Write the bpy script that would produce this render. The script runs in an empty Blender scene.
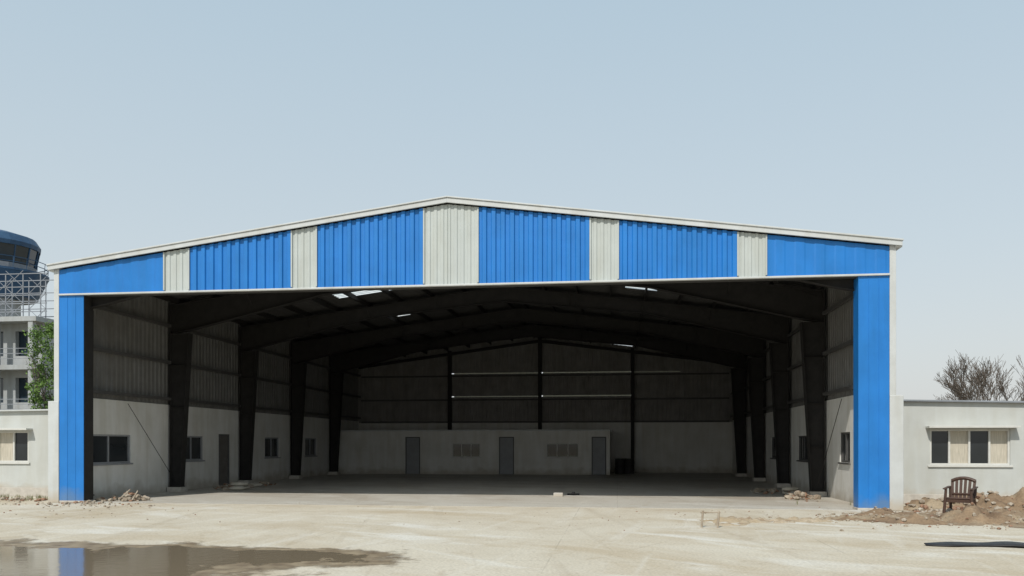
import bpy, bmesh, math, random
from mathutils import Vector, Matrix, noise
random.seed(7)
S=bpy.context.scene
S.view_settings.view_transform='Standard'; S.view_settings.look='None'; S.view_settings.exposure=0
COL=S.collection

# ------------------------------------------------------------------ materials
def mat(name,c1,c2=None,scale=3.0,rough=.8,metal=0,bump=0,bscale=40,streak=0,spec=.3,stretch=(1,1,1),c3=None,s3=.4,bdist=.01):
    m=bpy.data.materials.new(name); m.use_nodes=True
    nt=m.node_tree; N=nt.nodes; L=nt.links; b=N['Principled BSDF']
    b.inputs['Roughness'].default_value=rough; b.inputs['Metallic'].default_value=metal
    b.inputs['Specular IOR Level'].default_value=spec
    tc=N.new('ShaderNodeTexCoord')
    mp=N.new('ShaderNodeMapping'); mp.inputs['Scale'].default_value=stretch
    L.new(tc.outputs['Object'],mp.inputs['Vector'])
    if c2 is None: c2=tuple(x*.8 for x in c1)
    n=N.new('ShaderNodeTexNoise'); n.inputs['Scale'].default_value=scale; n.inputs['Detail'].default_value=8; n.inputs['Roughness'].default_value=.62
    L.new(mp.outputs[0],n.inputs['Vector'])
    r=N.new('ShaderNodeValToRGB'); r.color_ramp.elements[0].position=.35; r.color_ramp.elements[1].position=.65
    r.color_ramp.elements[0].color=(*c2,1); r.color_ramp.elements[1].color=(*c1,1)
    L.new(n.outputs['Fac'],r.inputs[0]); out=r.outputs[0]
    if c3:
        # dust splashed on the lowest part of a wall
        sp=N.new('ShaderNodeSeparateXYZ'); L.new(tc.outputs['Object'],sp.inputs[0])
        n3=N.new('ShaderNodeTexNoise'); n3.inputs['Scale'].default_value=s3; n3.inputs['Detail'].default_value=8
        L.new(tc.outputs['Object'],n3.inputs['Vector'])
        a=N.new('ShaderNodeMath'); a.operation='MULTIPLY_ADD'; a.inputs[1].default_value=-.9; a.inputs[2].default_value=.45; L.new(n3.outputs['Fac'],a.inputs[0])
        s=N.new('ShaderNodeMath'); s.operation='ADD'; L.new(a.outputs[0],s.inputs[0]); L.new(sp.outputs['Z'],s.inputs[1])
        r3=N.new('ShaderNodeValToRGB'); r3.color_ramp.elements[0].position=.05; r3.color_ramp.elements[0].color=(.7,.7,.7,1); r3.color_ramp.elements[1].position=.42; r3.color_ramp.elements[1].color=(0,0,0,1)
        L.new(s.outputs[0],r3.inputs[0])
        mx=N.new('ShaderNodeMix'); mx.data_type='RGBA'
        L.new(r3.outputs[0],mx.inputs[0]); L.new(out,mx.inputs[6]); mx.inputs[7].default_value=(*c3,1); out=mx.outputs[2]
    if streak:
        mp2=N.new('ShaderNodeMapping'); mp2.inputs['Scale'].default_value=(2.2,2.2,.3); L.new(tc.outputs['Object'],mp2.inputs['Vector'])
        n2=N.new('ShaderNodeTexNoise'); n2.inputs['Scale'].default_value=1.3; n2.inputs['Detail'].default_value=9; n2.inputs['Distortion'].default_value=.4
        L.new(mp2.outputs[0],n2.inputs['Vector'])
        r2=N.new('ShaderNodeValToRGB'); r2.color_ramp.elements[0].position=.3; r2.color_ramp.elements[1].position=.6
        v=1-streak; r2.color_ramp.elements[0].color=(v,v*.98,v*.94,1); r2.color_ramp.elements[1].color=(1,1,1,1)
        L.new(n2.outputs['Fac'],r2.inputs[0])
        mx=N.new('ShaderNodeMix'); mx.data_type='RGBA'; mx.blend_type='MULTIPLY'; mx.inputs[0].default_value=1
        L.new(out,mx.inputs[6]); L.new(r2.outputs[0],mx.inputs[7]); out=mx.outputs[2]
    L.new(out,b.inputs['Base Color'])
    if bump:
        nb=N.new('ShaderNodeTexNoise'); nb.inputs['Scale'].default_value=bscale; nb.inputs['Detail'].default_value=6
        L.new(tc.outputs['Object'],nb.inputs['Vector'])
        bp=N.new('ShaderNodeBump'); bp.inputs['Strength'].default_value=bump; bp.inputs['Distance'].default_value=bdist
        L.new(nb.outputs['Fac'],bp.inputs['Height']); L.new(bp.outputs[0],b.inputs['Normal'])
    return m

M={}
dust=(.40,.33,.24)
M['blue']=mat('blue_sheet',(.015,.185,.56),(.012,.16,.49),1.2,.42,0,.15,3,.08,.4,c3=(.12,.20,.32),s3=2)
M['cream']=mat('cream_sheet',(.47,.51,.50),(.425,.46,.45),1.0,.5,0,.1,3,.08,.35)
M['trim']=mat('white_trim',(.54,.565,.57),(.48,.50,.50),2,.45,0,0,3,.08,.4,c3=dust,s3=2)
M['wallwhite']=mat('white_plaster',(.70,.70,.68),(.62,.62,.59),1.1,.85,0,.25,30,.12,.2,c3=(.36,.32,.26),s3=2)
M['annex']=mat('annex_panel',(.50,.52,.505),(.45,.465,.45),.9,.7,0,.2,20,.09,.25,c3=dust,s3=2)
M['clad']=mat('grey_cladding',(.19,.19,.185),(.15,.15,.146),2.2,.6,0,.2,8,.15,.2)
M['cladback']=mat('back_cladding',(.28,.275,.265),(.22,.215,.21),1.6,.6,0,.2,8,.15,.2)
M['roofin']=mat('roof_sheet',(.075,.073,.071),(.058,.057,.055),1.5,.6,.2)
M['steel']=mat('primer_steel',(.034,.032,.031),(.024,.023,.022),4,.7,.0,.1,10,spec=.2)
M['girt']=mat('girt_steel',(.09,.088,.085),(.07,.07,.07),4,.6)
M['frame']=mat('window_frame',(.60,.60,.57),(.52,.52,.49),5,.5)
M['dframe']=mat('dark_frame',(.12,.12,.12),None,5,.5)
M['door']=mat('door_panel',(.16,.15,.14),(.12,.11,.10),3,.6)
M['doorlight']=mat('door_grey',(.30,.31,.33),(.25,.26,.27),3,.6)
M['curtain']=mat('curtain',(.54,.50,.42),(.40,.37,.30),6,.9,stretch=(6,6,.5))
M['conc']=mat('pedestal_concrete',(.50,.47,.42),(.40,.37,.33),6,.9,0,.4,30)
M['rubble']=mat('rubble',(.42,.37,.30),(.24,.19,.14),4,.95,0,.6,25)
M['brick']=mat('broken_brick',(.30,.18,.12),(.20,.12,.08),6,.95,0,.6,25)
M['bark']=mat('bark',(.13,.11,.095),(.09,.075,.06),8,.95,0,.5,30)
M['leaf']=mat('leaf',(.12,.20,.04),(.06,.11,.022),1.8,.6)
M['grass']=mat('dry_grass',(.22,.21,.10),(.12,.13,.05),5,.9)
M['chair']=mat('brown_plastic',(.075,.042,.030),(.055,.032,.023),5,.45)
M['black']=mat('black_rubber',(.03,.03,.032),(.018,.018,.018),5,.5)
M['blue_tower']=mat('tower_blue',(.035,.085,.16),(.025,.06,.12),2,.5)
M['tglass']=mat('tower_glass',(.02,.035,.05),None,2,.08,spec=.7)
M['twall']=mat('terminal_wall',(.38,.40,.41),(.32,.34,.35),1,.7,streak=.15)
M['tgrey']=mat('lattice_grey',(.26,.28,.31),None,2,.6)
M['sack']=mat('cement_sack',(.48,.45,.38),(.38,.35,.29),5,.9,0,.5,20)

def glass(name,c=(.012,.014,.016)):
    m=bpy.data.materials.new(name); m.use_nodes=True; b=m.node_tree.nodes['Principled BSDF']
    N=m.node_tree.nodes; L=m.node_tree.links
    n=N.new('ShaderNodeTexNoise'); n.inputs['Scale'].default_value=1.3
    r=N.new('ShaderNodeValToRGB'); r.color_ramp.elements[0].color=(*c,1); r.color_ramp.elements[1].color=tuple(x*3 for x in c)+(1,)
    tc=N.new('ShaderNodeTexCoord'); L.new(tc.outputs['Object'],n.inputs['Vector']); L.new(n.outputs['Fac'],r.inputs[0]); L.new(r.outputs[0],b.inputs['Base Color'])
    b.inputs['Roughness'].default_value=.06; b.inputs['Specular IOR Level'].default_value=.5
    return m
M['glass']=glass('window_glass')
def translucent(name,c):
    m=bpy.data.materials.new(name); m.use_nodes=True; N=m.node_tree.nodes; L=m.node_tree.links
    N.remove(N['Principled BSDF']); o=N['Material Output']
    t=N.new('ShaderNodeBsdfTranslucent'); d=N.new('ShaderNodeBsdfDiffuse'); a=N.new('ShaderNodeMixShader'); a.inputs[0].default_value=.15
    n=N.new('ShaderNodeTexNoise'); n.inputs['Scale'].default_value=3
    r=N.new('ShaderNodeValToRGB'); r.color_ramp.elements[0].color=tuple(x*.8 for x in c)+(1,); r.color_ramp.elements[1].color=(*c,1)
    L.new(n.outputs['Fac'],r.inputs[0]); L.new(r.outputs[0],t.inputs[0]); d.inputs[0].default_value=(*c,1)
    L.new(t.outputs[0],a.inputs[1]); L.new(d.outputs[0],a.inputs[2]); L.new(a.outputs[0],o.inputs[0]); return m
M['sky_sheet']=translucent('frp_rooflight_and_fill',(.93,.93,.90))
M['slit']=translucent('frp_strip',(.5,.48,.42))

# ------------------------------------------------------------------ mesh helpers
def empty(name,loc=(0,0,0)):
    e=bpy.data.objects.new(name,None); e.location=loc; COL.objects.link(e); return e
def finish(bm,name,m,parent=None,smooth=False,bevel=0,loc=None):
    me=bpy.data.meshes.new(name); bmesh.ops.recalc_face_normals(bm,faces=bm.faces[:]); bm.to_mesh(me); bm.free()
    ms=m if isinstance(m,(list,tuple)) else [m]
    for k in ms: me.materials.append(M[k] if isinstance(k,str) else k)
    if smooth:
        for p in me.polygons: p.use_smooth=True
    o=bpy.data.objects.new(name,me); COL.objects.link(o)
    if loc: o.location=loc
    if parent: o.parent=parent
    if bevel:
        b=o.modifiers.new('bev','BEVEL'); b.width=bevel; b.segments=2; b.limit_method='ANGLE'
    return o
def box(bm,x0,x1,y0,y1,z0,z1,mi=0):
    v=[bm.verts.new(p) for p in ((x0,y0,z0),(x1,y0,z0),(x1,y1,z0),(x0,y1,z0),(x0,y0,z1),(x1,y0,z1),(x1,y1,z1),(x0,y1,z1))]
    for f in ((0,3,2,1),(4,5,6,7),(0,1,5,4),(1,2,6,5),(2,3,7,6),(3,0,4,7)):
        bm.faces.new([v[i] for i in f]).material_index=mi
def prism(bm,pts,a0,a1,ax='y'):
    def mk(u,z,a): return (u,a,z) if ax=='y' else (a,u,z)
    A=[bm.verts.new(mk(u,z,a0)) for u,z in pts]; B=[bm.verts.new(mk(u,z,a1)) for u,z in pts]
    bm.faces.new(A); bm.faces.new(B[::-1]); n=len(pts)
    for i in range(n): bm.faces.new((A[i],A[(i+1)%n],B[(i+1)%n],B[i]))
def bar(bm,p,q,r0,r1=None,n=6):
    p=Vector(p);q=Vector(q); r1=r0 if r1 is None else r1
    d=(q-p)
    if d.length<1e-5: return
    d.normalize(); a=d.orthogonal().normalized(); b=d.cross(a)
    A=[bm.verts.new(p+(a*math.cos(t)+b*math.sin(t))*r0) for t in [2*math.pi*i/n for i in range(n)]]
    B=[bm.verts.new(q+(a*math.cos(t)+b*math.sin(t))*r1) for t in [2*math.pi*i/n for i in range(n)]]
    for i in range(n): bm.faces.new((A[i],A[(i+1)%n],B[(i+1)%n],B[i]))
    if n>3 : bm.faces.new(A[::-1]); bm.faces.new(B)
def corr(bm,u0,u1,n0,z0,z1,axis='x',pitch=.25,depth=.035,sgn=-1,mi=0,extra=()):
    us=[];k=0; u=u0
    while u<u1-1e-6:
        for f,d in ((0,0),(.40,0),(.5,1),(.90,1)):
            uu=u+f*pitch
            if uu<u1: us.append((uu,d*depth))
        u+=pitch
    us.append((u1,0))
    for e in extra:
        if u0<e<u1: us.append((e,0))
    us.sort()
    zf0=z0 if callable(z0) else (lambda u:z0); zf1=z1 if callable(z1) else (lambda u:z1)
    pr=None
    for uu,d in us:
        n=n0+sgn*d
        P=(uu,n) if axis=='x' else (n,uu)
        c=(bm.verts.new((P[0],P[1],zf0(uu))),bm.verts.new((P[0],P[1],zf1(uu))))
        if pr: bm.faces.new((pr[0],c[0],c[1],pr[1])).material_index=mi
        pr=c
def wbox(bm,axis,u0,u1,n0,n1,z0,z1,mi=0):
    if n0>n1: n0,n1=n1,n0
    if axis=='x': box(bm,u0,u1,n0,n1,z0,z1,mi)
    else: box(bm,n0,n1,u0,u1,z0,z1,mi)
def wall_open(bm,axis,u0,u1,n0,n1,z0,z1,ops):
    us=sorted({u0,u1}|{o[0] for o in ops}|{o[1] for o in ops})
    for a,b in zip(us,us[1:]):
        hs=sorted([(o[2],o[3]) for o in ops if o[0]<=a+1e-6 and o[1]>=b-1e-6]); z=z0
        for h0,h1 in hs:
            if h0>z+1e-6: wbox(bm,axis,a,b,n0,n1,z,h0)
            z=h1
        if z<z1-1e-6: wbox(bm,axis,a,b,n0,n1,z,z1)
def window(parent,axis,n,s,u0,u1,z0,z1,panes,fm='frame',pm=None,hood=False):
    e=bpy.data.objects.new('window',None); COL.objects.link(e); e.parent=parent
    bm=bmesh.new(); w=.055; a=n-s*.03; b=n-s*.10
    wbox(bm,axis,u0,u1,a,b,z0,z0+w); wbox(bm,axis,u0,u1,a,b,z1-w,z1)
    wbox(bm,axis,u0,u0+w,a,b,z0+w,z1-w); wbox(bm,axis,u1-w,u1,a,b,z0+w,z1-w)
    st=(u1-u0)/panes
    for i in range(1,panes): wbox(bm,axis,u0+i*st-w/2,u0+i*st+w/2,a-s*.004,b,z0+w,z1-w)
    finish(bm,'frame',fm,e,bevel=.004)
    for i in range(panes):
        bm=bmesh.new(); k=(pm[i] if pm else 'glass')
        wbox(bm,axis,u0+i*st+.02,u0+(i+1)*st-.02,n-s*(.075+(.012 if i%2 else 0)),n-s*(.081+(.012 if i%2 else 0)),z0+.03,z1-.03)
        finish(bm,'pane',k,e)
    bm=bmesh.new(); wbox(bm,axis,u0-.06,u1+.06,n+s*.05,n-s*.05,z0-.05,z0-.002); 
    if hood: wbox(bm,axis,u0-.12,u1+.15,n+s*.30,n-s*.02,z1+.03,z1+.085)
    finish(bm,'sill',fm,e,bevel=.004)
def door(parent,axis,n,s,u0,u1,z1,m):
    e=bpy.data.objects.new('door',None); COL.objects.link(e); e.parent=parent
    bm=bmesh.new(); wbox(bm,axis,u0,u0+.06,n+s*.01,n-s*.1,.01,z1); wbox(bm,axis,u1-.06,u1,n+s*.01,n-s*.1,.01,z1); wbox(bm,axis,u0+.06,u1-.06,n+s*.01,n-s*.1,z1-.06,z1)
    finish(bm,'door_frame','dframe',e)
    bm=bmesh.new(); wbox(bm,axis,u0+.062,u1-.062,n-s*.04,n-s*.08,.02,z1-.062); 
    wbox(bm,axis,u0+.2,u1-.2,n-s*.03,n-s*.04,1.1,z1-.3); wbox(bm,axis,u0+.2,u1-.2,n-s*.03,n-s*.04,.25,.9)
    wbox(bm,axis,u1-.16,u1-.12,n,n-s*.04,.95,1.1)
    finish(bm,'door_leaf',m,e)

# ------------------------------------------------------------------ hangar
H=empty('aircraft_hangar')
HW=11.5; YB=27.5; WX=11.3
def zr(x): return 8.37-.13*abs(x)
HB=6.03
B=[-11.5,-8.24,-7.49,-4.44,-3.72,-.66,.84,3.88,4.62,7.72,8.44,11.5]
segs=[]
for i,(a,b) in enumerate(zip(B,B[1:])):
    if i in (0,10): segs.append((a,b,'blue',.012,.5))
    elif i%2==0: segs.append((a,b,'blue',.045,(b-a)/12))
    else: segs.append((a,b,'cream',.022,(b-a)/(8 if i==5 else 4)))
for a,b,m,d,p in segs:
    bm=bmesh.new(); corr(bm,a,b,0,HB,lambda u:zr(u)-.12,'x',p,d,-1,extra=(0,))
    finish(bm,'fascia_panel_'+m,m,H)
bm=bmesh.new()
for a,b,*_ in segs[:-1]: box(bm,b-.02,b+.02,-.05,-.001,HB+.06,zr(b)-.13)
finish(bm,'fascia_joint_trim','cream',H)
bm=bmesh.new(); box(bm,-11.5,11.5,-.06,.05,HB-.02,HB+.03)
finish(bm,'fascia_bottom_trim','trim',H,bevel=.008)
bm=bmesh.new(); corr(bm,-11.4,11.4,.28,HB,lambda u:zr(u)-.15,'x',.25,.03,1,extra=(0,))
box(bm,-11.3,11.3,.055,.28,HB-.03,HB+.01)
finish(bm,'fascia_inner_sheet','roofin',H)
bm=bmesh.new()
for s in (-1,1):
    xe=11.78
    prism(bm,[(0,8.40),(s*xe,8.40-.13*xe),(s*xe,8.40-.13*xe-.13),(0,8.27)],-.13,-.075)
    prism(bm,[(0,8.44),(s*(xe+.02),8.44-.13*(xe+.02)),(s*(xe+.02),8.40-.13*xe-.005),(0,8.403)],-.16,.02)
finish(bm,'rake_trim','trim',H,bevel=.006)
bm=bmesh.new()
for s in (-1,1):
    x0,x1=sorted((s*11.62,s*11.80))
    z=8.37-.13*11.8
    box(bm,x0,x1,-.07,YB+.1,z-.12,z+.03)
finish(bm,'eave_gutter','trim',H,bevel=.02)
bm=bmesh.new()
for s in (-1,1):
    x0,x1=sorted((s*11.503,s*11.66)); box(bm,x0,x1,-.02,.3,2.9,6.83)
finish(bm,'corner_flashing','trim',H,bevel=.01)
bm=bmesh.new()
for s in (-1,1):
    x0,x1=sorted((s*11.503,s*11.84)); box(bm,x0,x1,-.03,.5,0,2.95)
finish(bm,'corner_pilaster','trim',H,bevel=.015)
for s in (-1,1):
    bm=bmesh.new()
    a,b=sorted((s*10.74,s*11.5))
    box(bm,a,b,0,.02,.06,HB-.022)
    for k in range(1,3):
        xx=a+(b-a)*k/3; box(bm,xx-.006,xx+.006,-.008,0,.06,HB-.022)
    finish(bm,'jamb_cladding','blue',H)
    bm=bmesh.new()
    a2,b2=sorted((s*10.74,s*10.765)); box(bm,a2,b2,.022,.45,.06,HB-.032)
    finish(bm,'jamb_return','steel' if s<0 else 'blue',H)
    bm=bmesh.new(); a3,b3=sorted((s*10.72,s*11.5)); box(bm,a3,b3,-.010,.46,0,.058)
    finish(bm,'jamb_base','conc',H,bevel=.01)
def roof_sheet(bm,s,x0,x1,y0,y1,off=0.0,pitch=.25):
    y=y0;rows=[]
    while y<y1-1e-6:
        for f,d in ((0,0),(.45,0),(.55,1),(.9,1)):
            if y+f*pitch<y1: rows.append((y+f*pitch,d*.03))
        y+=pitch
    rows.append((y1,0)); pr=None
    for yy,d in rows:
        c=(bm.verts.new((s*x0,yy,zr(x0)+d-.04+off)),bm.verts.new((s*x1,yy,zr(x1)+d-.04+off)))
        if pr: bm.faces.new((pr[0],pr[1],c[1],c[0]))
        pr=c
lights=[(-1,4.2,6.4,8.6,9.6),(1,4.9,6.1,8.9,9.8),(-1,4.9,5.5,14.45,15.2),(1,4.9,5.5,19.0,19.5)]
for s in (-1,1): lights+=[(s,.5,4.6,1.0,2.6),(s,.5,4.2,3.2,5.1),(s,.5,3.4,6.1,7.7)]  # added panels hidden behind the fascia, let in extra light to brighten the interior
for s in (-1,1):
    bm=bmesh.new(); ys=0
    for l in sorted([l for l in lights if l[0]==s],key=lambda l:l[3]):
        roof_sheet(bm,s,0,11.7,ys,l[3]); roof_sheet(bm,s,0,l[1],l[3],l[4]); roof_sheet(bm,s,l[2],11.7,l[3],l[4]); ys=l[4]
    roof_sheet(bm,s,0,11.7,ys,YB+.15)
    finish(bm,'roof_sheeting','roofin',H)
for s,x0,x1,y0,y1 in lights:
    bm=bmesh.new(); roof_sheet(bm,s,x0-.05,x1+.05,y0-.05,y1+.05,.02); finish(bm,'rooflight_or_added_fill','sky_sheet',H)  # visible rooflights and the added hidden fill panels alike
bm=bmesh.new(); prism(bm,[(-.4,8.33),(0,8.39),(.4,8.33),(.4,8.35),(0,8.42),(-.4,8.35)],.0,YB+.1); finish(bm,'ridge_cap','trim',H)
frames=[.30,5.5,11,16.5,22]
nodes=[(0,.6),(5.6,.45),(10.3,.95),(11.2,1.0)]
bm=bmesh.new()
for y in frames:
    first=y<1; fw=.1 if first else .13
    for s in (-1,1):
        top=lambda x: zr(x)-.27
        for (xa,da),(xb,db) in zip(nodes,nodes[1:]):
            prism(bm,[(s*xa,top(xa)),(s*xb,top(xb)),(s*xb,top(xb)-db),(s*xa,top(xa)-da)],y+.13-.01,y+.13+.01)
            prism(bm,[(s*xa,top(xa)+.02),(s*xb,top(xb)+.02),(s*xb,top(xb)),(s*xa,top(xa))],y+.13-fw,y+.13+fw)
            prism(bm,[(s*xa,top(xa)-da),(s*xb,top(xb)-db),(s*xb,top(xb)-db-.02),(s*xa,top(xa)-da-.02)],y+.13-fw,y+.13+fw)
        o=11.2; ib=o-.36; it=o-(.40 if first else .68); zt=top(11.2)-1.0; yc=y+.13; cw=.1 if first else .15
        prism(bm,[(s*o,.2),(s*ib,.2),(s*it,zt),(s*o,zt)],yc-.012,yc+.012)
        prism(bm,[(s*ib,.2),(s*(ib-.02),.2),(s*(it-.02),zt),(s*it,zt)],yc-cw,yc+cw)
        prism(bm,[(s*(o+.02),.2),(s*o,.2),(s*o,zt+1),(s*(o+.02),zt+1)],yc-cw,yc+cw)
        for zz in (1.6,3.0,4.5,zt-.02):
            t=(zz-.2)/(zt-.2); xi=ib+(it-ib)*t
            a,b=sorted((s*xi,s*o)); box(bm,a,b,yc-cw+.01,yc+cw-.01,zz,zz+.015)
        a,b=sorted((s*(o+.05),s*(ib-.03))); box(bm,a,b,yc-.18,yc+.18,.17,.2)
        for xf in (2.7,5.6,8.2):
            d=.45 if xf<9 else .8
            for q in ((1,) if first else (-1,1)): bar(bm,(s*xf,yc,top(xf)-d),(s*xf,yc+q*.6,top(xf)),.018,n=4)
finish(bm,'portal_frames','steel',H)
bm=bmesh.new()
for y in frames[1:]:
    for s in (-1,1):
        a,b=sorted((s*10.74,s*11.27)); box(bm,a,b,y-.13,y+.39,0,.168)
finish(bm,'column_pedestals','conc',H,bevel=.015)
bm=bmesh.new()
for s in (-1,1):
    for i in range(9):
        x=.35+i*1.33
        box(bm,s*x-.03,s*x+.03,.3,YB,zr(x)-.25,zr(x)-.06)
finish(bm,'purlins','steel',H)
bm=bmesh.new()
for s in (-1,1):
    for z in (3.25,4.55,5.85):
        a,b=sorted((s*11.15,s*11.26))
        for ya,yb in zip([f+.29 for f in frames],[f-.03 for f in frames[1:]]+[YB-.1]): box(bm,a,b,ya,yb,z,z+.10)
for z in (3.15,4.5,5.95):
    for xa,xb in ((-11.1,-5.62),(-5.38,-.12),(.12,5.38),(5.62,11.1)):
        box(bm,xa,xb,YB-.14,YB-.06,z-.17,z-.07)
finish(bm,'girts','girt',H)
bm=bmesh.new()
for s in (-1,1):
    x=s*11.0
    bar(bm,(x,2.6,3.0),(x,5.5,.35),.010)
    for ya,yb in ((.62,5.6),(16.6,22.1)):
        for xa,xb in ((.3,5.6),(5.6,11)):
            bar(bm,(s*xa,ya,zr(xa)-.45),(s*xb,yb,zr(xb)-.45),.012); bar(bm,(s*xb,ya,zr(xb)-.48),(s*xa,yb,zr(xa)-.48),.012)
finish(bm,'bracing_rods','steel',H)
bm=bmesh.new()
for x in (-5.5,0,5.5):
    zt=zr(x)-.3
    box(bm,x-.10,x+.10,YB-.45,YB-.43,.1,zt); box(bm,x-.10,x+.10,YB-.17,YB-.15,.1,zt); box(bm,x-.012,x+.012,YB-.43,YB-.17,.1,zt)
for s in (-1,1):
    prism(bm,[(0,zr(0)-.42),(s*11.2,zr(11.2)-.42),(s*11.2,zr(11.2)-.58),(0,zr(0)-.58)],YB-.40,YB-.2)
finish(bm,'gable_posts','steel',H)
opsL=[(.95,3.25,1.08,2.0),(6.35,8.05,1.08,2.0),(13.7,15.3,1.08,2.0),(9.3,10.2,0.0,2.1),(18.6,20.2,1.08,2.0)]
opsR=[(2.85,3.95,1.15,2.05),(8.2,9.8,1.1,2.0),(6.2,7.2,0.0,2.1),(13.5,15.2,1.1,2.0)]
for s,ops in ((-1,opsL),(1,opsR)):
    bm=bmesh.new(); wall_open(bm,'y',.56,YB,s*11.3,s*11.45,0.0,3.1,ops); finish(bm,'lower_wall','wallwhite',H)
    bm=bmesh.new(); wbox(bm,'y',.56,YB,s*11.46,s*11.48,0,3.1); finish(bm,'wall_backing','dframe',H)
    for o in ops:
        if o[2]==0: door(H,'y',s*11.3,-s,o[0],o[1],o[3],'door')
        else: window(H,'y',s*11.3,-s,*o,2,fm='girt' if s>0 else 'doorlight')
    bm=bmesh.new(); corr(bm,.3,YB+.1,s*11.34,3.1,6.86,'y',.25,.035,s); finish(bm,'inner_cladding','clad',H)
    bm=bmesh.new(); corr(bm,.3,YB+.1,s*11.45,0,6.86,'y',.25,.035,s); finish(bm,'outer_cladding','cream',H)
bm=bmesh.new(); box(bm,-11.3,11.3,YB-.02,YB+.12,0,3.0); finish(bm,'back_lower_wall','wallwhite',H)
def bands(x0,x1,zs,top):
    z=3.0
    for a,b in zs:
        corr(bm,x0,x1,YB+.02,z,a,'x',.25,.03,-1); z=b
    corr(bm,x0,x1,YB+.02,z,top,'x',.25,.03,-1,extra=(0,))
bm=bmesh.new()
t0=lambda u:zr(u)-.02
t1=lambda u:zr(u)-.15
bands(-11.5,-5.5,[],t0)
bands(-5.5,0,[(4.56,4.61),(5.97,6.02)],t0)
bands(0,.9,[(4.56,4.63),(5.97,6.03)],t0)
bands(.9,5.5,[(4.56,4.63),(5.97,6.03)],t1)
bands(5.5,8.3,[(5.97,6.0)],t0)
bands(8.3,11.5,[],t0)
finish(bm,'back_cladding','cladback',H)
bm=bmesh.new()
for a,b,z,w in ((-5.3,-.15,4.55,.08),(-5.3,-.15,5.96,.08),(.15,5.4,4.55,.1),(.15,5.4,5.96,.09),(5.5,8.3,5.96,.05)):
    box(bm,a,b,YB+.05,YB+.055,z,z+w)
finish(bm,'daylight_strips','slit',H)
C=bpy.data.objects.new('office_partition',None); COL.objects.link(C); C.parent=H
opsC=[(-7.3,-6.45,0,2.1),(-1.95,-1.1,0,2.1),(3.2,4.0,0,2.1),(-4.6,-3.0,.95,1.75),(.7,2.5,.95,1.75)]
bm=bmesh.new(); wall_open(bm,'x',-11.28,4.2,23.5,23.65,0,2.42,opsC); box(bm,4.05,4.2,23.65,YB-.03,0,2.42); finish(bm,'office_wall','wallwhite',C)
bm=bmesh.new(); box(bm,-11.28,4.26,23.44,YB-.46,2.422,2.50); finish(bm,'office_roof','trim',C,bevel=.01)
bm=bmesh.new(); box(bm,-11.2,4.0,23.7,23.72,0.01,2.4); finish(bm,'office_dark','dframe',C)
for o in opsC:
    if o[2]==0: door(C,'x',23.5,-1,o[0],o[1],o[3],'doorlight')
    else: window(C,'x',23.5,-1,*o,3)
# ------------------------------------------------------------------ annexes
def annex(s,h0,h1,wx0,wx1,panes,pm):
    A=empty('site_office_building')
    y0=2.5;y1=9.5; xa,xb=11.5,24
    e=[s*xa,s*xb]; e.sort()
    w=sorted((s*wx0,s*wx1))
    bm=bmesh.new(); wall_open(bm,'x',e[0],e[1],y0,y0+.15,0,2.62,[(w[0],w[1],1.1,2.12)])
    wbox(bm,'y',y0+.15,y1,s*xb,s*(xb-.15),0,2.62); box(bm,e[0],e[1],y1,y1+.15,0,2.62)
    prism(bm,[(s*xa,2.62),(s*xb,2.62),(s*xb,h1),(s*xa,h0)],y0,y1+.15); finish(bm,'walls','annex',A)
    bm=bmesh.new(); prism(bm,[(s*(xa+.1),h0),(s*(xb+.1),h1),(s*(xb+.1),h1+.05),(s*(xa+.1),h0+.05)],y0-.12,y1+.25); finish(bm,'roof_coping','tgrey' if s>0 else 'trim',A,bevel=.006)
    bm=bmesh.new(); box(bm,e[0],e[1],y0-.05,y0-.002,0,.28); finish(bm,'plinth','conc',A,bevel=.01)
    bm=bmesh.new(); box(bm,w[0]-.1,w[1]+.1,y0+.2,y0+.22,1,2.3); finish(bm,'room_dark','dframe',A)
    bm=bmesh.new(); bar(bm,(s*(xa+.7),y0-.06,.1),(s*(xa+.7),y0-.06,h0-.1),.04,n=10); finish(bm,'downpipe','trim',A)
    window(A,'x',y0,-1,w[0],w[1],1.1,2.12,panes,pm=pm,hood=True)
    return A
annex(1,2.93,2.68,13.37,15.5,4,['glass','curtain','glass','curtain'])
annex(-1,2.80,2.66,14.4,16.6,4,['glass','glass','curtain','glass'])

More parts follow.
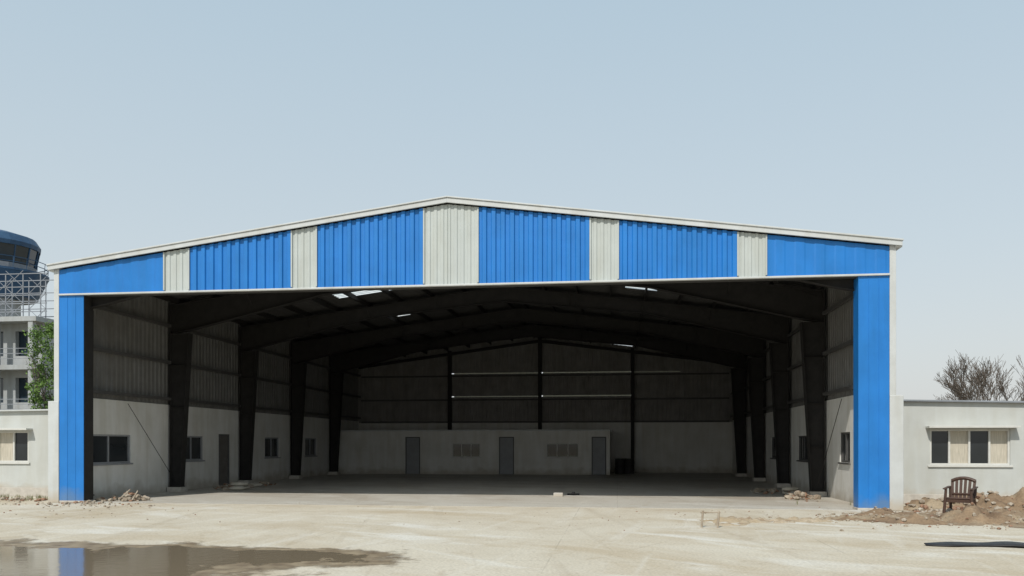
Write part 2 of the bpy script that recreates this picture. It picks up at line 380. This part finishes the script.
# ------------------------------------------------------------------ ground
def ground_mat(name,cols,scale,joint=0,dark=None,rough=.85,tyre=0,bump=.5):
    m=bpy.data.materials.new(name); m.use_nodes=True; nt=m.node_tree;N=nt.nodes;L=nt.links;b=N['Principled BSDF']
    b.inputs['Roughness'].default_value=rough; b.inputs['Specular IOR Level'].default_value=.2
    tc=N.new('ShaderNodeTexCoord')
    def nz(s,det=8,dis=0,sc=None,rg=.6,rot=25):
        n=N.new('ShaderNodeTexNoise'); n.inputs['Scale'].default_value=s; n.inputs['Detail'].default_value=det; n.inputs['Distortion'].default_value=dis; n.inputs['Roughness'].default_value=rg
        src=tc.outputs['Object']
        if sc:
            mp=N.new('ShaderNodeMapping'); mp.inputs['Scale'].default_value=sc
            mr=N.new('ShaderNodeMapping'); mr.inputs['Rotation'].default_value=(0,0,math.radians(rot)); L.new(src,mr.inputs[0]); L.new(mr.outputs[0],mp.inputs[0]); src=mp.outputs[0]
        L.new(src,n.inputs['Vector']); return n
    def mixc(f,a,bb,mode='MIX'):
        mx=N.new('ShaderNodeMix'); mx.data_type='RGBA'; mx.blend_type=mode
        if isinstance(f,float): mx.inputs[0].default_value=f
        else: L.new(f,mx.inputs[0])
        for v,i in ((a,6),(bb,7)):
            if isinstance(v,tuple): mx.inputs[i].default_value=(*v,1)
            else: L.new(v,mx.inputs[i])
        return mx.outputs[2]
    def ramp(n,a,bb):
        r=N.new('ShaderNodeValToRGB'); r.color_ramp.elements[0].position=a; r.color_ramp.elements[1].position=bb; L.new(n.outputs['Fac'],r.inputs[0]); return r.outputs[0]
    def scl(f,k):
        mu=N.new('ShaderNodeMath'); mu.operation='MULTIPLY'; mu.inputs[1].default_value=k; L.new(f,mu.inputs[0]); return mu.outputs[0]
    c=mixc(ramp(nz(scale),.35,.65),cols[0],cols[1])
    c=mixc(ramp(nz(scale*.35,7,.8,(1,2.0,1)),.47,.64),c,cols[2])
    c=mixc(ramp(nz(scale*.6,9,1.2,(.6,2.0,1)),.54,.66),c,cols[3])
    if tyre:
        # faint tyre marks, bending as the vehicles turned
        for rot,thr,w in ((78,.58,2.2),(118,.62,2.6)):
            c=mixc(scl(ramp(nz(1.0,5,.45,(.11,w,1),.55,rot),thr,thr+.10),tyre*.55),c,(.32,.26,.185))
        c=mixc(scl(ramp(nz(1.3,5,.4,(.14,1.6,1),.55,98),.56,.66),tyre*.9),c,(.64,.61,.54))
        c=mixc(scl(ramp(nz(1.1,10,.8,None,.7),.55,.68),.42),c,(.38,.30,.20))
        c=mixc(scl(ramp(nz(4.5,8,.3,None,.65),.60,.68),.35),c,(.28,.22,.15))
    f=nz(22,6); g=N.new('ShaderNodeValToRGB'); g.color_ramp.elements[0].position=.25; g.color_ramp.elements[0].color=(.70,.70,.70,1); g.color_ramp.elements[1].position=.6; L.new(f.outputs['Fac'],g.inputs[0])
    c=mixc(1.0,c,g.outputs[0],'MULTIPLY')
    if joint:
        mp=N.new('ShaderNodeMapping'); mp.inputs['Location'].default_value=(.9,1.2,0); L.new(tc.outputs['Object'],mp.inputs[0])
        br=N.new('ShaderNodeTexBrick'); br.offset=0; br.inputs['Scale'].default_value=1; br.inputs['Brick Width'].default_value=joint; br.inputs['Row Height'].default_value=joint; br.inputs['Mortar Size'].default_value=.014; br.inputs['Mortar Smooth'].default_value=.3
        L.new(mp.outputs[0],br.inputs['Vector'])
        mul=N.new('ShaderNodeMath'); mul.operation='MULTIPLY'; L.new(ramp(nz(.8,6),.42,.58),mul.inputs[1]); L.new(br.outputs['Fac'],mul.inputs[0])
        c=mixc(scl(mul.outputs[0],.35),c,(.20,.17,.13))
    L.new(c,b.inputs['Base Color'])
    bp=N.new('ShaderNodeBump'); bp.inputs['Strength'].default_value=bump; bp.inputs['Distance'].default_value=.015
    L.new(nz(9,10).outputs['Fac'],bp.inputs['Height']); L.new(bp.outputs[0],b.inputs['Normal'])
    return m
gm=ground_mat('dry_soil',((.34,.27,.18),(.26,.21,.14),(.20,.19,.09),(.40,.33,.24)),.5)
am=ground_mat('dusty_concrete',((.57,.52,.425),(.52,.465,.37),(.47,.40,.295),(.62,.59,.52)),.55,4.5,tyre=.42)
fm=ground_mat('hangar_floor_concrete',((.56,.535,.48),(.51,.48,.42),(.44,.40,.34),(.61,.59,.54)),.6,5.5,rough=.45,tyre=.3,bump=.2)
bm=bmesh.new(); R=900; bmesh.ops.create_grid(bm,x_segments=8,y_segments=8,size=R); finish(bm,'ground',gm,loc=(0,0,-.03))
bm=bmesh.new(); box(bm,-34,24,-40,2.45,-.025,0); finish(bm,'concrete_apron',am)
bm=bmesh.new(); box(bm,-11.3,11.3,.0,YB,-.02,.005); finish(bm,'hangar_floor',fm,H)

def puddle_mat():
    m=bpy.data.materials.new('puddle_water'); m.use_nodes=True; nt=m.node_tree;N=nt.nodes;L=nt.links;b=N['Principled BSDF']; o=N['Material Output']
    tc=N.new('ShaderNodeTexCoord'); src=tc.outputs['Object']
    def dist(c,r):
        mp=N.new('ShaderNodeMapping'); mp.vector_type='POINT'
        mp.inputs['Location'].default_value=(-c[0]/r[0],-c[1]/r[1],0); mp.inputs['Scale'].default_value=(1/r[0],1/r[1],0); L.new(src,mp.inputs[0])
        l=N.new('ShaderNodeVectorMath'); l.operation='LENGTH'; L.new(mp.outputs[0],l.inputs[0]); return l.outputs['Value']
    def mth(op,a,bb):
        n=N.new('ShaderNodeMath'); n.operation=op
        for i,v in enumerate((a,bb)):
            if isinstance(v,(int,float)): n.inputs[i].default_value=v
            else: L.new(v,n.inputs[i])
        return n.outputs[0]
    d=dist((-5.2,-11.4),(5.0,2.3)); 
    for c,r in (((-1.6,-10.3),(2.9,1.15)),((-2.4,-12.2),(2.2,2.3)),((-9,-11),(4,2.2))):
        n=N.new('ShaderNodeMath'); n.operation='SMOOTH_MIN'; n.inputs[2].default_value=.3; L.new(d,n.inputs[0]); L.new(dist(c,r),n.inputs[1]); d=n.outputs[0]
    nz=N.new('ShaderNodeTexNoise'); nz.inputs['Scale'].default_value=.9; nz.inputs['Detail'].default_value=9; nz.inputs['Roughness'].default_value=.62; L.new(src,nz.inputs['Vector'])
    w=mth('ADD',d,mth('MULTIPLY',mth('SUBTRACT',nz.outputs['Fac'],.5),1.6))
    water=N.new('ShaderNodeValToRGB'); water.color_ramp.elements[0].position=.74; water.color_ramp.elements[0].color=(1,1,1,1); water.color_ramp.elements[1].position=.79; water.color_ramp.elements[1].color=(0,0,0,1)
    L.new(w,water.inputs[0])
    damp=N.new('ShaderNodeValToRGB'); damp.color_ramp.elements[0].position=.80; damp.color_ramp.elements[0].color=(1,1,1,1); damp.color_ramp.elements[1].position=1.0; damp.color_ramp.elements[1].color=(0,0,0,1)
    mm=mth('SUBTRACT',w,.14); L.new(mm,damp.inputs[0])
    b.inputs['Base Color'].default_value=(.20,.16,.11,1); b.inputs['Roughness'].default_value=.09; b.inputs['IOR'].default_value=1.33; b.inputs['Specular IOR Level'].default_value=.5
    nb=N.new('ShaderNodeTexNoise'); nb.inputs['Scale'].default_value=6; nb.inputs['Detail'].default_value=3; L.new(src,nb.inputs['Vector'])
    bp=N.new('ShaderNodeBump'); bp.inputs['Strength'].default_value=.18; bp.inputs['Distance'].default_value=.01; L.new(nb.outputs['Fac'],bp.inputs['Height']); L.new(bp.outputs[0],b.inputs['Normal'])
    mud=N.new('ShaderNodeBsdfPrincipled'); mud.inputs['Roughness'].default_value=.55
    mr=N.new('ShaderNodeValToRGB'); mr.color_ramp.elements[0].position=.35; mr.color_ramp.elements[1].position=.65; mr.color_ramp.elements[0].color=(.15,.105,.06,1); mr.color_ramp.elements[1].color=(.30,.235,.15,1)
    n5=N.new('ShaderNodeTexNoise'); n5.inputs['Scale'].default_value=3; n5.inputs['Detail'].default_value=8; L.new(src,n5.inputs['Vector']); L.new(n5.outputs['Fac'],mr.inputs[0]); L.new(mr.outputs[0],mud.inputs['Base Color'])
    bp2=N.new('ShaderNodeBump'); bp2.inputs['Strength'].default_value=.5; bp2.inputs['Distance'].default_value=.02; L.new(n5.outputs['Fac'],bp2.inputs['Height']); L.new(bp2.outputs[0],mud.inputs['Normal'])
    tr=N.new('ShaderNodeBsdfTransparent')
    m1=N.new('ShaderNodeMixShader'); L.new(damp.outputs[0],m1.inputs[0]); L.new(tr.outputs[0],m1.inputs[1]); L.new(mud.outputs[0],m1.inputs[2])
    m2=N.new('ShaderNodeMixShader'); L.new(water.outputs[0],m2.inputs[0]); L.new(m1.outputs[0],m2.inputs[1]); L.new(b.outputs[0],m2.inputs[2])
    L.new(m2.outputs[0],o.inputs[0]); return m
bm=bmesh.new(); v=[bm.verts.new(p) for p in ((-16,-17,.004),(4,-17,.004),(4,-6,.004),(-16,-6,.004))]; bm.faces.new(v); finish(bm,'puddle',puddle_mat())

dm=ground_mat('brown_dirt',((.27,.19,.12),(.20,.14,.09),(.34,.27,.185),(.165,.11,.07)),1.8)
HF={}
def mound(name,x0,x1,y0,y1,hgt,blobs,step=.09,m=dm):
    bm=bmesh.new(); nx=int((x1-x0)/step); ny=int((y1-y0)/step); g=[]
    def hz(x,y):
        h=0
        for bx,by,rx,ry,a in blobs: h+=a*math.exp(-((x-bx)/rx)**2-((y-by)/ry)**2)
        n=noise.fractal(Vector((x*1.5,y*1.5,3.1)),.9,2.1,6); n2=noise.fractal(Vector((x*5,y*5,1.1)),.6,2.1,5)
        e=min(1,min(x-x0,x1-x,y-y0,y1-y)/.5)
        z=hgt*h*(1+1.1*n)+.09*n2*min(1,h*1.5)-.035-.03*(1-h if h<1 else 0)
        return z*e-.06*(1-e)
    for j in range(ny+1):
        g.append([bm.verts.new((x0+(x1-x0)*i/nx,y0+(y1-y0)*j/ny,hz(x0+(x1-x0)*i/nx,y0+(y1-y0)*j/ny))) for i in range(nx+1)])
    for j in range(ny):
        for i in range(nx): bm.faces.new((g[j][i],g[j][i+1],g[j+1][i+1],g[j+1][i]))
    HF[name]=hz
    return finish(bm,name,m,smooth=True)
mound('dirt_mound',8.2,22,-7.2,2.3,.25,[(12.8,.4,.9,.6,.9),(14.6,-.2,1.5,.8,1.5),(16.8,.0,2,1,1.3),(11.5,-1.6,1.4,.5,.6),(13.4,-2.9,2.4,.9,.55),(11.6,-3.2,1.8,.6,.42),(15.5,-2.3,2.0,1.2,.8),(10.2,-2.6,1.1,.4,.35),(14.0,-4.8,1.6,.6,.5),(18.5,-1.5,2,2,.8)],.07)
def rock(bm,c,r,mi=0):
    k=bmesh.ops.create_icosphere(bm,subdivisions=1,radius=r,matrix=Matrix.Translation(c)@Matrix.Rotation(random.random()*6,4,'Z'))
    sx,sy,sz=random.uniform(.7,1.3),random.uniform(.7,1.3),random.uniform(.45,.9)
    for v in k['verts']:
        d=v.co-Vector(c); d=Vector((d.x*sx,d.y*sy,d.z*sz))*random.uniform(.75,1.2); v.co=Vector(c)+d
    fs={f for v in k['verts'] for f in v.link_faces}
    for f in fs: f.material_index=mi
def scatter(name,areas,mats=('rubble','brick'),hf=None):
    bm=bmesh.new()
    for cx,cy,rx,ry,n,smin,smax,zh in areas:
        for _ in range(n):
            a=random.gauss(0,.5);b=random.gauss(0,.5); r=smin+(smax-smin)*random.random()**2.5
            x=cx+a*rx;y=cy+b*ry
            z=zh*math.exp(-(a*a+b*b)*2)*random.random()
            if hf:
                if x<11.9 and y>-.9 and r>.03: continue
                z+=max(0,HF[hf](x,y))
            rock(bm,(x,y,z+r*.3),r,0 if random.random()<.7 else 1)
    return finish(bm,name,mats)
scatter('rubble_pile',[(-9.9,.9,.7,.35,90,.03,.14,.22),(-10.4,-.3,.8,.3,60,.02,.08,.05)])
scatter('rubble_pile',[(-9.9,7.6,.8,.9,70,.03,.15,.25),(-9.8,10,.6,1.2,40,.03,.12,.15)])
scatter('rubble_pile',[(10.2,4.3,.45,1.2,70,.03,.14,.2),(9.9,8,.5,1.5,40,.03,.12,.12)])
scatter('scattered_stones',[(13.3,-.8,3.0,1.6,420,.02,.10,.0),(11.8,-2.8,3,2,300,.01,.06,.0),(10.5,-1.9,1.6,.6,70,.01,.06,0)],hf='dirt_mound')
scatter('scattered_stones',[(6.5,-2,4,2,40,.008,.025,0),(-9,-3,5,3,90,.008,.035,0),(2,-4,9,4,80,.006,.02,0),(-9.5,-1.0,1.6,.8,50,.01,.05,0)])
scatter('scattered_stones',[(-14.5,.6,2.5,.7,160,.02,.10,.05),(-12.5,-.6,2.5,.8,100,.01,.05,0)])
bm=bmesh.new()
for x,y,a,l in ((-10.1,.7,.5,.5),(-9.8,.8,2.2,.4),(-9.6,.6,1.2,.45)):
    bar(bm,(x,y,.05),(x+math.cos(a)*l*.7,y+.1,.05+l*.6),.025,.02,n=4)
finish(bm,'timber_offcuts','rubble')

def grass(name,areas):
    bm=bmesh.new()
    for cx,cy,rx,ry,n,h in areas:
        for _ in range(n):
            x=cx+random.gauss(0,.5)*rx; y=cy+random.gauss(0,.5)*ry; hh=h*random.uniform(.4,1.2); a=random.random()*6.28
            for _ in range(5):
                a+=1.3; l=hh*random.uniform(.3,.8); w=.008
                p=Vector((x+random.uniform(-.04,.04),y+random.uniform(-.04,.04),0)); d=Vector((math.cos(a)*l*.6,math.sin(a)*l*.6,hh)); o=Vector((-math.sin(a)*w,math.cos(a)*w,0))
                bm.faces.new([bm.verts.new(p-o),bm.verts.new(p+o),bm.verts.new(p+d)])
    return finish(bm,name,'grass')
grass('grass',[(-15,1.6,3.5,.6,120,.14),(-13,.9,1.5,.6,40,.10),(15,1.6,4,.6,110,.16)])

# ------------------------------------------------------------------ plastic chair
def chair(loc,rot):
    E=empty('plastic_armchair',loc); E.rotation_euler=(0,0,rot)
    bm=bmesh.new()
    prism(bm,[(-.25,.40),(.22,.37),(.25,.39),(.22,.42),(-.25,.445),(-.27,.42)],-.26,.26,'x'); finish(bm,'seat','chair',E,bevel=.01)
    bm=bmesh.new()
    for sx in (-1,1):
        bar(bm,(sx*.29,-.28,0),(sx*.255,-.23,.63),.034,.03,8); bar(bm,(sx*.27,.31,0),(sx*.24,.20,.42),.034,.03,8)
    prism(bm,[(-.25,.34),(.2,.34),(.2,.40),(-.25,.40)],-.25,-.235,'x');prism(bm,[(-.25,.34),(.2,.34),(.2,.40),(-.25,.40)],.235,.25,'x')
    box(bm,-.24,.24,-.265,-.25,.33,.40)
    finish(bm,'legs','chair',E)
    bm=bmesh.new(); n=6
    zt=lambda i:.88-.07*((i-2.5)/2.5)**2
    X=lambda i:-.22+.44*i/(n-1)
    for i in range(n):
        p=Vector((X(i)*.95,.20,.41)); q=Vector((X(i)*1.06,.33,zt(i))); w=.03 
        vs=[bm.verts.new(v) for v in (p+Vector((-w,0,0)),p+Vector((w,0,0)),q+Vector((w,0,0)),q+Vector((-w,0,0)))]
        ws=[bm.verts.new(v.co+Vector((0,.014,0))) for v in vs]
        bm.faces.new(vs); bm.faces.new(ws[::-1])
        for k in range(4): bm.faces.new((vs[k],vs[(k+1)%4],ws[(k+1)%4],ws[k]))
    for i in range(n-1):
        bar(bm,(X(i)*1.12,.335,zt(i)-.01),(X(i+1)*1.12,.335,zt(i+1)-.01),.04,.04,8)
        bar(bm,(X(i)*1.0,.23,.50),(X(i+1)*1.0,.23,.50),.03,.03,6)
    finish(bm,'backrest','chair',E)
    bm=bmesh.new()
    for sx in (-1,1):
        prism(bm,[(-.28,.62),(.27,.655),(.27,.685),(-.28,.65)],sx*.28-.035,sx*.28+.035,'x'); bar(bm,(sx*.26,.22,.42),(sx*.27,.25,.66),.028,.025,6)
    finish(bm,'armrests','chair',E,bevel=.008)
chair((12.40,-2.1,max(0,HF['dirt_mound'](12.40,-2.1))),math.radians(-32))

bm=bmesh.new(); n=28; pr=None
for i in range(n+1):
    t=i/n; x=9.7+2.6*t; y=-7.6+.12*math.sin(t*4); z=.02+.04*math.sin(t*9)**2*t
    wd=.05+.20*math.sin(math.pi*min(1,t*1.0))**.5*(1+.3*math.sin(t*13))+.02*random.random()
    c=(bm.verts.new((x,y-wd,z)),bm.verts.new((x,y+wd*.6,z+.02)))
    if pr: bm.faces.new((pr[0],c[0],c[1],pr[1]))
    pr=c
o=finish(bm,'rubber_mat','black',smooth=True); sm=o.modifiers.new('s','SOLIDIFY'); sm.thickness=.012
E=empty('wooden_trestle')
bm=bmesh.new()
for x in (6.3,6.62): bar(bm,(x,-5.0,0),(x+.03,-4.95,.34),.022,n=6)
bar(bm,(6.28,-4.96,.30),(6.68,-4.96,.31),.016,n=6)
finish(bm,'trestle_frame','rubble',E)
mound('sand_patch',5.4,10.0,-5.4,-2.2,.05,[(7.6,-3.4,1.5,.5,1.2),(6.9,-4.3,.7,.4,.9),(8.9,-3,.6,.3,1)],.08,ground_mat('sand',((.42,.33,.22),(.36,.28,.18),(.46,.38,.28),(.32,.24,.16)),1.8))
bm=bmesh.new(); box(bm,2.55,2.85,4.5,4.72,.005,.12); finish(bm,'cardboard_box','trim',bevel=.01)
bm=bmesh.new(); box(bm,2.95,3.35,5.2,5.35,.005,.06); box(bm,3.1,3.2,5.0,5.5,.06,.1); finish(bm,'timber_offcut','black',bevel=.01)
for i,(x,y) in enumerate(((4.75,25.0),(5.25,25.2))):
    bm=bmesh.new()
    for z0,z1,r in ((0.005,.28,.27),(.28,.31,.285),(.31,.57,.27),(.57,.6,.285),(.6,.86,.27),(.86,.88,.285)): bar(bm,(x,y,z0),(x,y,z1),r,n=20)
    finish(bm,'steel_drum','steel')
bm=bmesh.new()
for x,y,z in ((-9.2,6.6,.08),(-9.3,7.1,.08),(-9.25,6.85,.22),(-9.6,8.9,.08),(10.3,6.2,.08),(10.3,5.7,.08),(10.25,5.95,.22)):
    bmesh.ops.create_uvsphere(bm,u_segments=12,v_segments=8,radius=1,matrix=Matrix.Translation((x,y,z))@Matrix.Rotation(random.random(),4,'Z')@Matrix.Diagonal((.33,.2,.085,1)))
finish(bm,'cement_sacks','sack',smooth=True)

# ------------------------------------------------------------------ control tower
T=empty('control_tower',(-42.0,34.5,0))
def lathe(prof,name,m,parent,n=24,smooth=False):
    bm=bmesh.new(); rings=[]
    for r,z in prof: rings.append([bm.verts.new((r*math.cos(2*math.pi*i/n),r*math.sin(2*math.pi*i/n),z)) for i in range(n)])
    for a,b in zip(rings,rings[1:]):
        for i in range(n): bm.faces.new((a[i],a[(i+1)%n],b[(i+1)%n],b[i]))
    bm.faces.new(rings[0][::-1]); bm.faces.new(rings[-1]); return finish(bm,name,m,parent)
lathe([(1.9,0),(1.9,12.6)],'shaft','twall',T)
lathe([(2.0,12.5),(3.0,12.6),(3.75,14.3),(3.8,14.35),(3.8,14.5)],'cab_base','blue_tower',T)
lathe([(2.9,14.5),(2.95,15.0)],'cab_sill','tgrey',T)
lathe([(2.85,15.0),(3.1,16.3)],'cab_glass','tglass',T,16)
lathe([(3.2,16.3),(3.25,16.6),(2.9,17.15),(1.6,17.55),(.3,17.65)],'cab_roof','blue_tower',T)
bm=bmesh.new()
for i in range(16):
    t=2*math.pi*i/16; bar(bm,(2.88*math.cos(t),2.88*math.sin(t),15.0),(3.13*math.cos(t),3.13*math.sin(t),16.3),.05,n=4)
for z,r in ((14.95,3.7),(15.3,3.75)):
    for i in range(24):
        t=2*math.pi*i/24;u=2*math.pi*(i+1)/24; bar(bm,(r*math.cos(t),r*math.sin(t),z),(r*math.cos(u),r*math.sin(u),z),.03,n=4)
for i in range(24):
    t=2*math.pi*i/24; bar(bm,(3.7*math.cos(t),3.7*math.sin(t),14.5),(3.75*math.cos(t),3.75*math.sin(t),15.3),.02,n=4)
finish(bm,'mullions_and_rails','blue_tower',T)
Bd=empty('terminal_building')
bx0,bx1,by0,by1=-46,-29.6,23.5,33
bm=bmesh.new(); wall_open(bm,'x',bx0,bx1,by0,by0+.3,0,9.0,[(x,x+1.5,z,z+1.5) for x in [bx0+.8+2.3*i for i in range(7)] for z in (1.2,4.2,7.0)])
box(bm,bx1-.3,bx1,by0+.3,by1,0,9); box(bm,bx0,bx0+.3,by0+.3,by1,0,9); box(bm,bx0,bx1,by1,by1+.3,0,9); finish(bm,'walls','twall',Bd)
bm=bmesh.new()
for z in (3.1,6.1,8.95): box(bm,bx0-.3,bx1+.3,by0-1.0,by0-.003,z,z+.28)
box(bm,bx0-.3,bx1+.3,by0,by1+.4,9.003,9.25)
for i in range(8): 
    x=bx0+.2+2.3*i; box(bm,x-.15,x+.15,by0-.95,by0-.65,0,9)
finish(bm,'floor_bands','twall',Bd)
bm=bmesh.new(); box(bm,bx0+.4,bx1-.4,by0+.32,by0+.36,.3,8.9); finish(bm,'glazing','tglass',Bd)
bm=bmesh.new()
for z in (3.4,6.4):
    for k in (.35,.65,.95): bar(bm,(bx0-.3,by0-.95,z+k),(bx1+.3,by0-.95,z+k),.025,n=4)
for yy in (by0+.2,by0+2.2):
    for i in range(15):
        x=bx0+i*1.15; bar(bm,(x,yy,9.2),(x,yy,12.0),.035,n=4)
        if i<14 and i%2==0:
            for z in (9.2,10.2,11.2):
                bar(bm,(x,yy,z),(x+1.15,yy,z+1),.022,n=4); bar(bm,(x+1.15,yy,z),(x,yy,z+1),.018,n=4)
    for z in (9.7,10.2,10.7,11.2,12.0): bar(bm,(bx0,yy,z),(bx1+.1,yy,z),.035,n=4)
finish(bm,'railings_and_scaffold','tgrey',Bd)

# ------------------------------------------------------------------ trees
def branches(bm,p,d,l,r,depth,tips,spread=.6,gn=6,up=.12,rf=.66,rmin=.0,ch=(2,3,3)):
    q=p+d*l*.5+Vector((random.uniform(-.06,.06),random.uniform(-.06,.06),0))*l; e=p+d*l+Vector((random.uniform(-.1,.1),random.uniform(-.1,.1),random.uniform(-.05,.08)))*l
    n=max(3,gn); r1=max(rmin,r*rf)
    bar(bm,p,q,r,(r+r1)/2,n); bar(bm,q,e,(r+r1)/2,r1,n)
    if depth==0: tips.append(e); return
    for i in range(random.choice(ch)):
        nd=(d+Vector((random.uniform(-1,1),random.uniform(-1,1),random.uniform(-.5,.8)))*spread+Vector((0,0,up))).normalized()
        branches(bm,e if random.random()<.6 else q,nd,l*random.uniform(.66,.88),max(rmin,r1*random.uniform(.65,.9)),depth-1,tips,spread,gn-1,up,rf,rmin,ch)
def baretree(loc,h,depth,sp,seed):
    random.seed(seed); E=empty('bare_tree',loc); bm=bmesh.new(); tips=[]
    bar(bm,(0,0,0),(.05,0,h*.26),.19,.15,8)
    for i in range(8):
        a=i*.9+random.random(); el=random.uniform(.5,1.3)
        branches(bm,Vector((.05,0,h*random.uniform(.2,.26))),Vector((math.cos(a)*.7,math.sin(a)*.7,el)).normalized(),h*.235,.085,depth,tips,sp,6,.10,.66,.009,(2,3,3))
    finish(bm,'trunk_and_limbs','bark',E)
baretree((25.1,25.7,0),6.3,6,.56,23)
def leafytree(loc,h,rad,seed,nclump=60):
    random.seed(seed); E=empty('leafy_tree',loc); bm=bmesh.new(); tips=[]
    bar(bm,(0,0,0),(0,0,h*.35),.13,.1,8)
    for i in range(5):
        a=i*1.25; branches(bm,Vector((0,0,h*.33)),Vector((math.cos(a)*.25,math.sin(a)*.25,1)).normalized(),h*.17,.06,3,tips,.4)
    finish(bm,'trunk_and_limbs','bark',E)
    bm=bmesh.new()
    for k in range(nclump):
        zz=random.uniform(.36,.97); rr=rad*(.55+.6*math.sin(math.pi*(zz-.3)/.72))
        a=random.random()*6.28; q=math.sqrt(random.random())
        t=Vector((math.cos(a)*rr*q,math.sin(a)*rr*q,h*zz))
        cr=random.uniform(.15,.42)
        for _ in range(60):
            d=Vector([random.gauss(0,1) for _ in range(3)]).normalized()*cr*random.random()**.4; c=t+d
            a=Vector([random.gauss(0,1) for _ in range(3)]).normalized(); b=a.orthogonal().normalized(); s=random.uniform(.04,.085)
            bm.faces.new([bm.verts.new(c+a*s),bm.verts.new(c+b*s*.5),bm.verts.new(c-a*s),bm.verts.new(c-b*s*.5)])
    finish(bm,'foliage','leaf',E)
leafytree((-20.7,12.0,0),7.2,.8,5,80)

# ------------------------------------------------------------------ light, sky, camera
EL=48; AZ=197
w=bpy.data.worlds.new('World'); S.world=w; w.use_nodes=True; N=w.node_tree.nodes; L=w.node_tree.links
sky=N.new('ShaderNodeTexSky'); sky.sky_type='NISHITA'; sky.sun_disc=False; sky.sun_elevation=math.radians(EL); sky.sun_rotation=math.radians(AZ)
sky.air_density=1.3; sky.dust_density=3.0; sky.ozone_density=1.5
tc=N.new('ShaderNodeTexCoord'); sp=N.new('ShaderNodeSeparateXYZ'); L.new(tc.outputs['Generated'],sp.inputs[0])
hr=N.new('ShaderNodeValToRGB'); hr.color_ramp.elements[0].position=0; hr.color_ramp.elements[0].color=(.80,.81,.81,1)
hr.color_ramp.elements[1].position=.60; hr.color_ramp.elements[1].color=(.50,.67,.79,1)
e1=hr.color_ramp.elements.new(.22); e1.color=(.68,.77,.82,1)
L.new(sp.outputs['Z'],hr.inputs[0])
sc=N.new('ShaderNodeVectorMath'); sc.operation='SCALE'; sc.inputs[3].default_value=10; L.new(hr.outputs[0],sc.inputs[0])
mx=N.new('ShaderNodeMix'); mx.data_type='RGBA'; mx.inputs[0].default_value=.75; L.new(sc.outputs[0],mx.inputs[7])
L.new(sky.outputs[0],mx.inputs[6]); L.new(mx.outputs[2],N['Background'].inputs[0]); N['Background'].inputs[1].default_value=.1
sd=bpy.data.lights.new('sun','SUN'); sd.energy=3.6; sd.angle=math.radians(.8); sd.color=(1,.95,.87)
so=bpy.data.objects.new('sun',sd); COL.objects.link(so)
e=math.radians(EL);a=math.radians(AZ)
dirv=Vector((math.sin(a)*math.cos(e),math.cos(a)*math.cos(e),math.sin(e)))
so.rotation_euler=dirv.to_track_quat('Z','Y').to_euler(); so.location=(0,-10,30)
cd=bpy.data.cameras.new('camera'); cd.lens=827*36/1024; cd.sensor_width=36; cd.shift_y=156/1024; cd.clip_end=3000; cd.clip_start=.1
co=bpy.data.objects.new('camera',cd); COL.objects.link(co); co.location=(4.59,-22.2,1.7); co.rotation_euler=(math.pi/2,0,math.radians(7.24)); S.camera=co
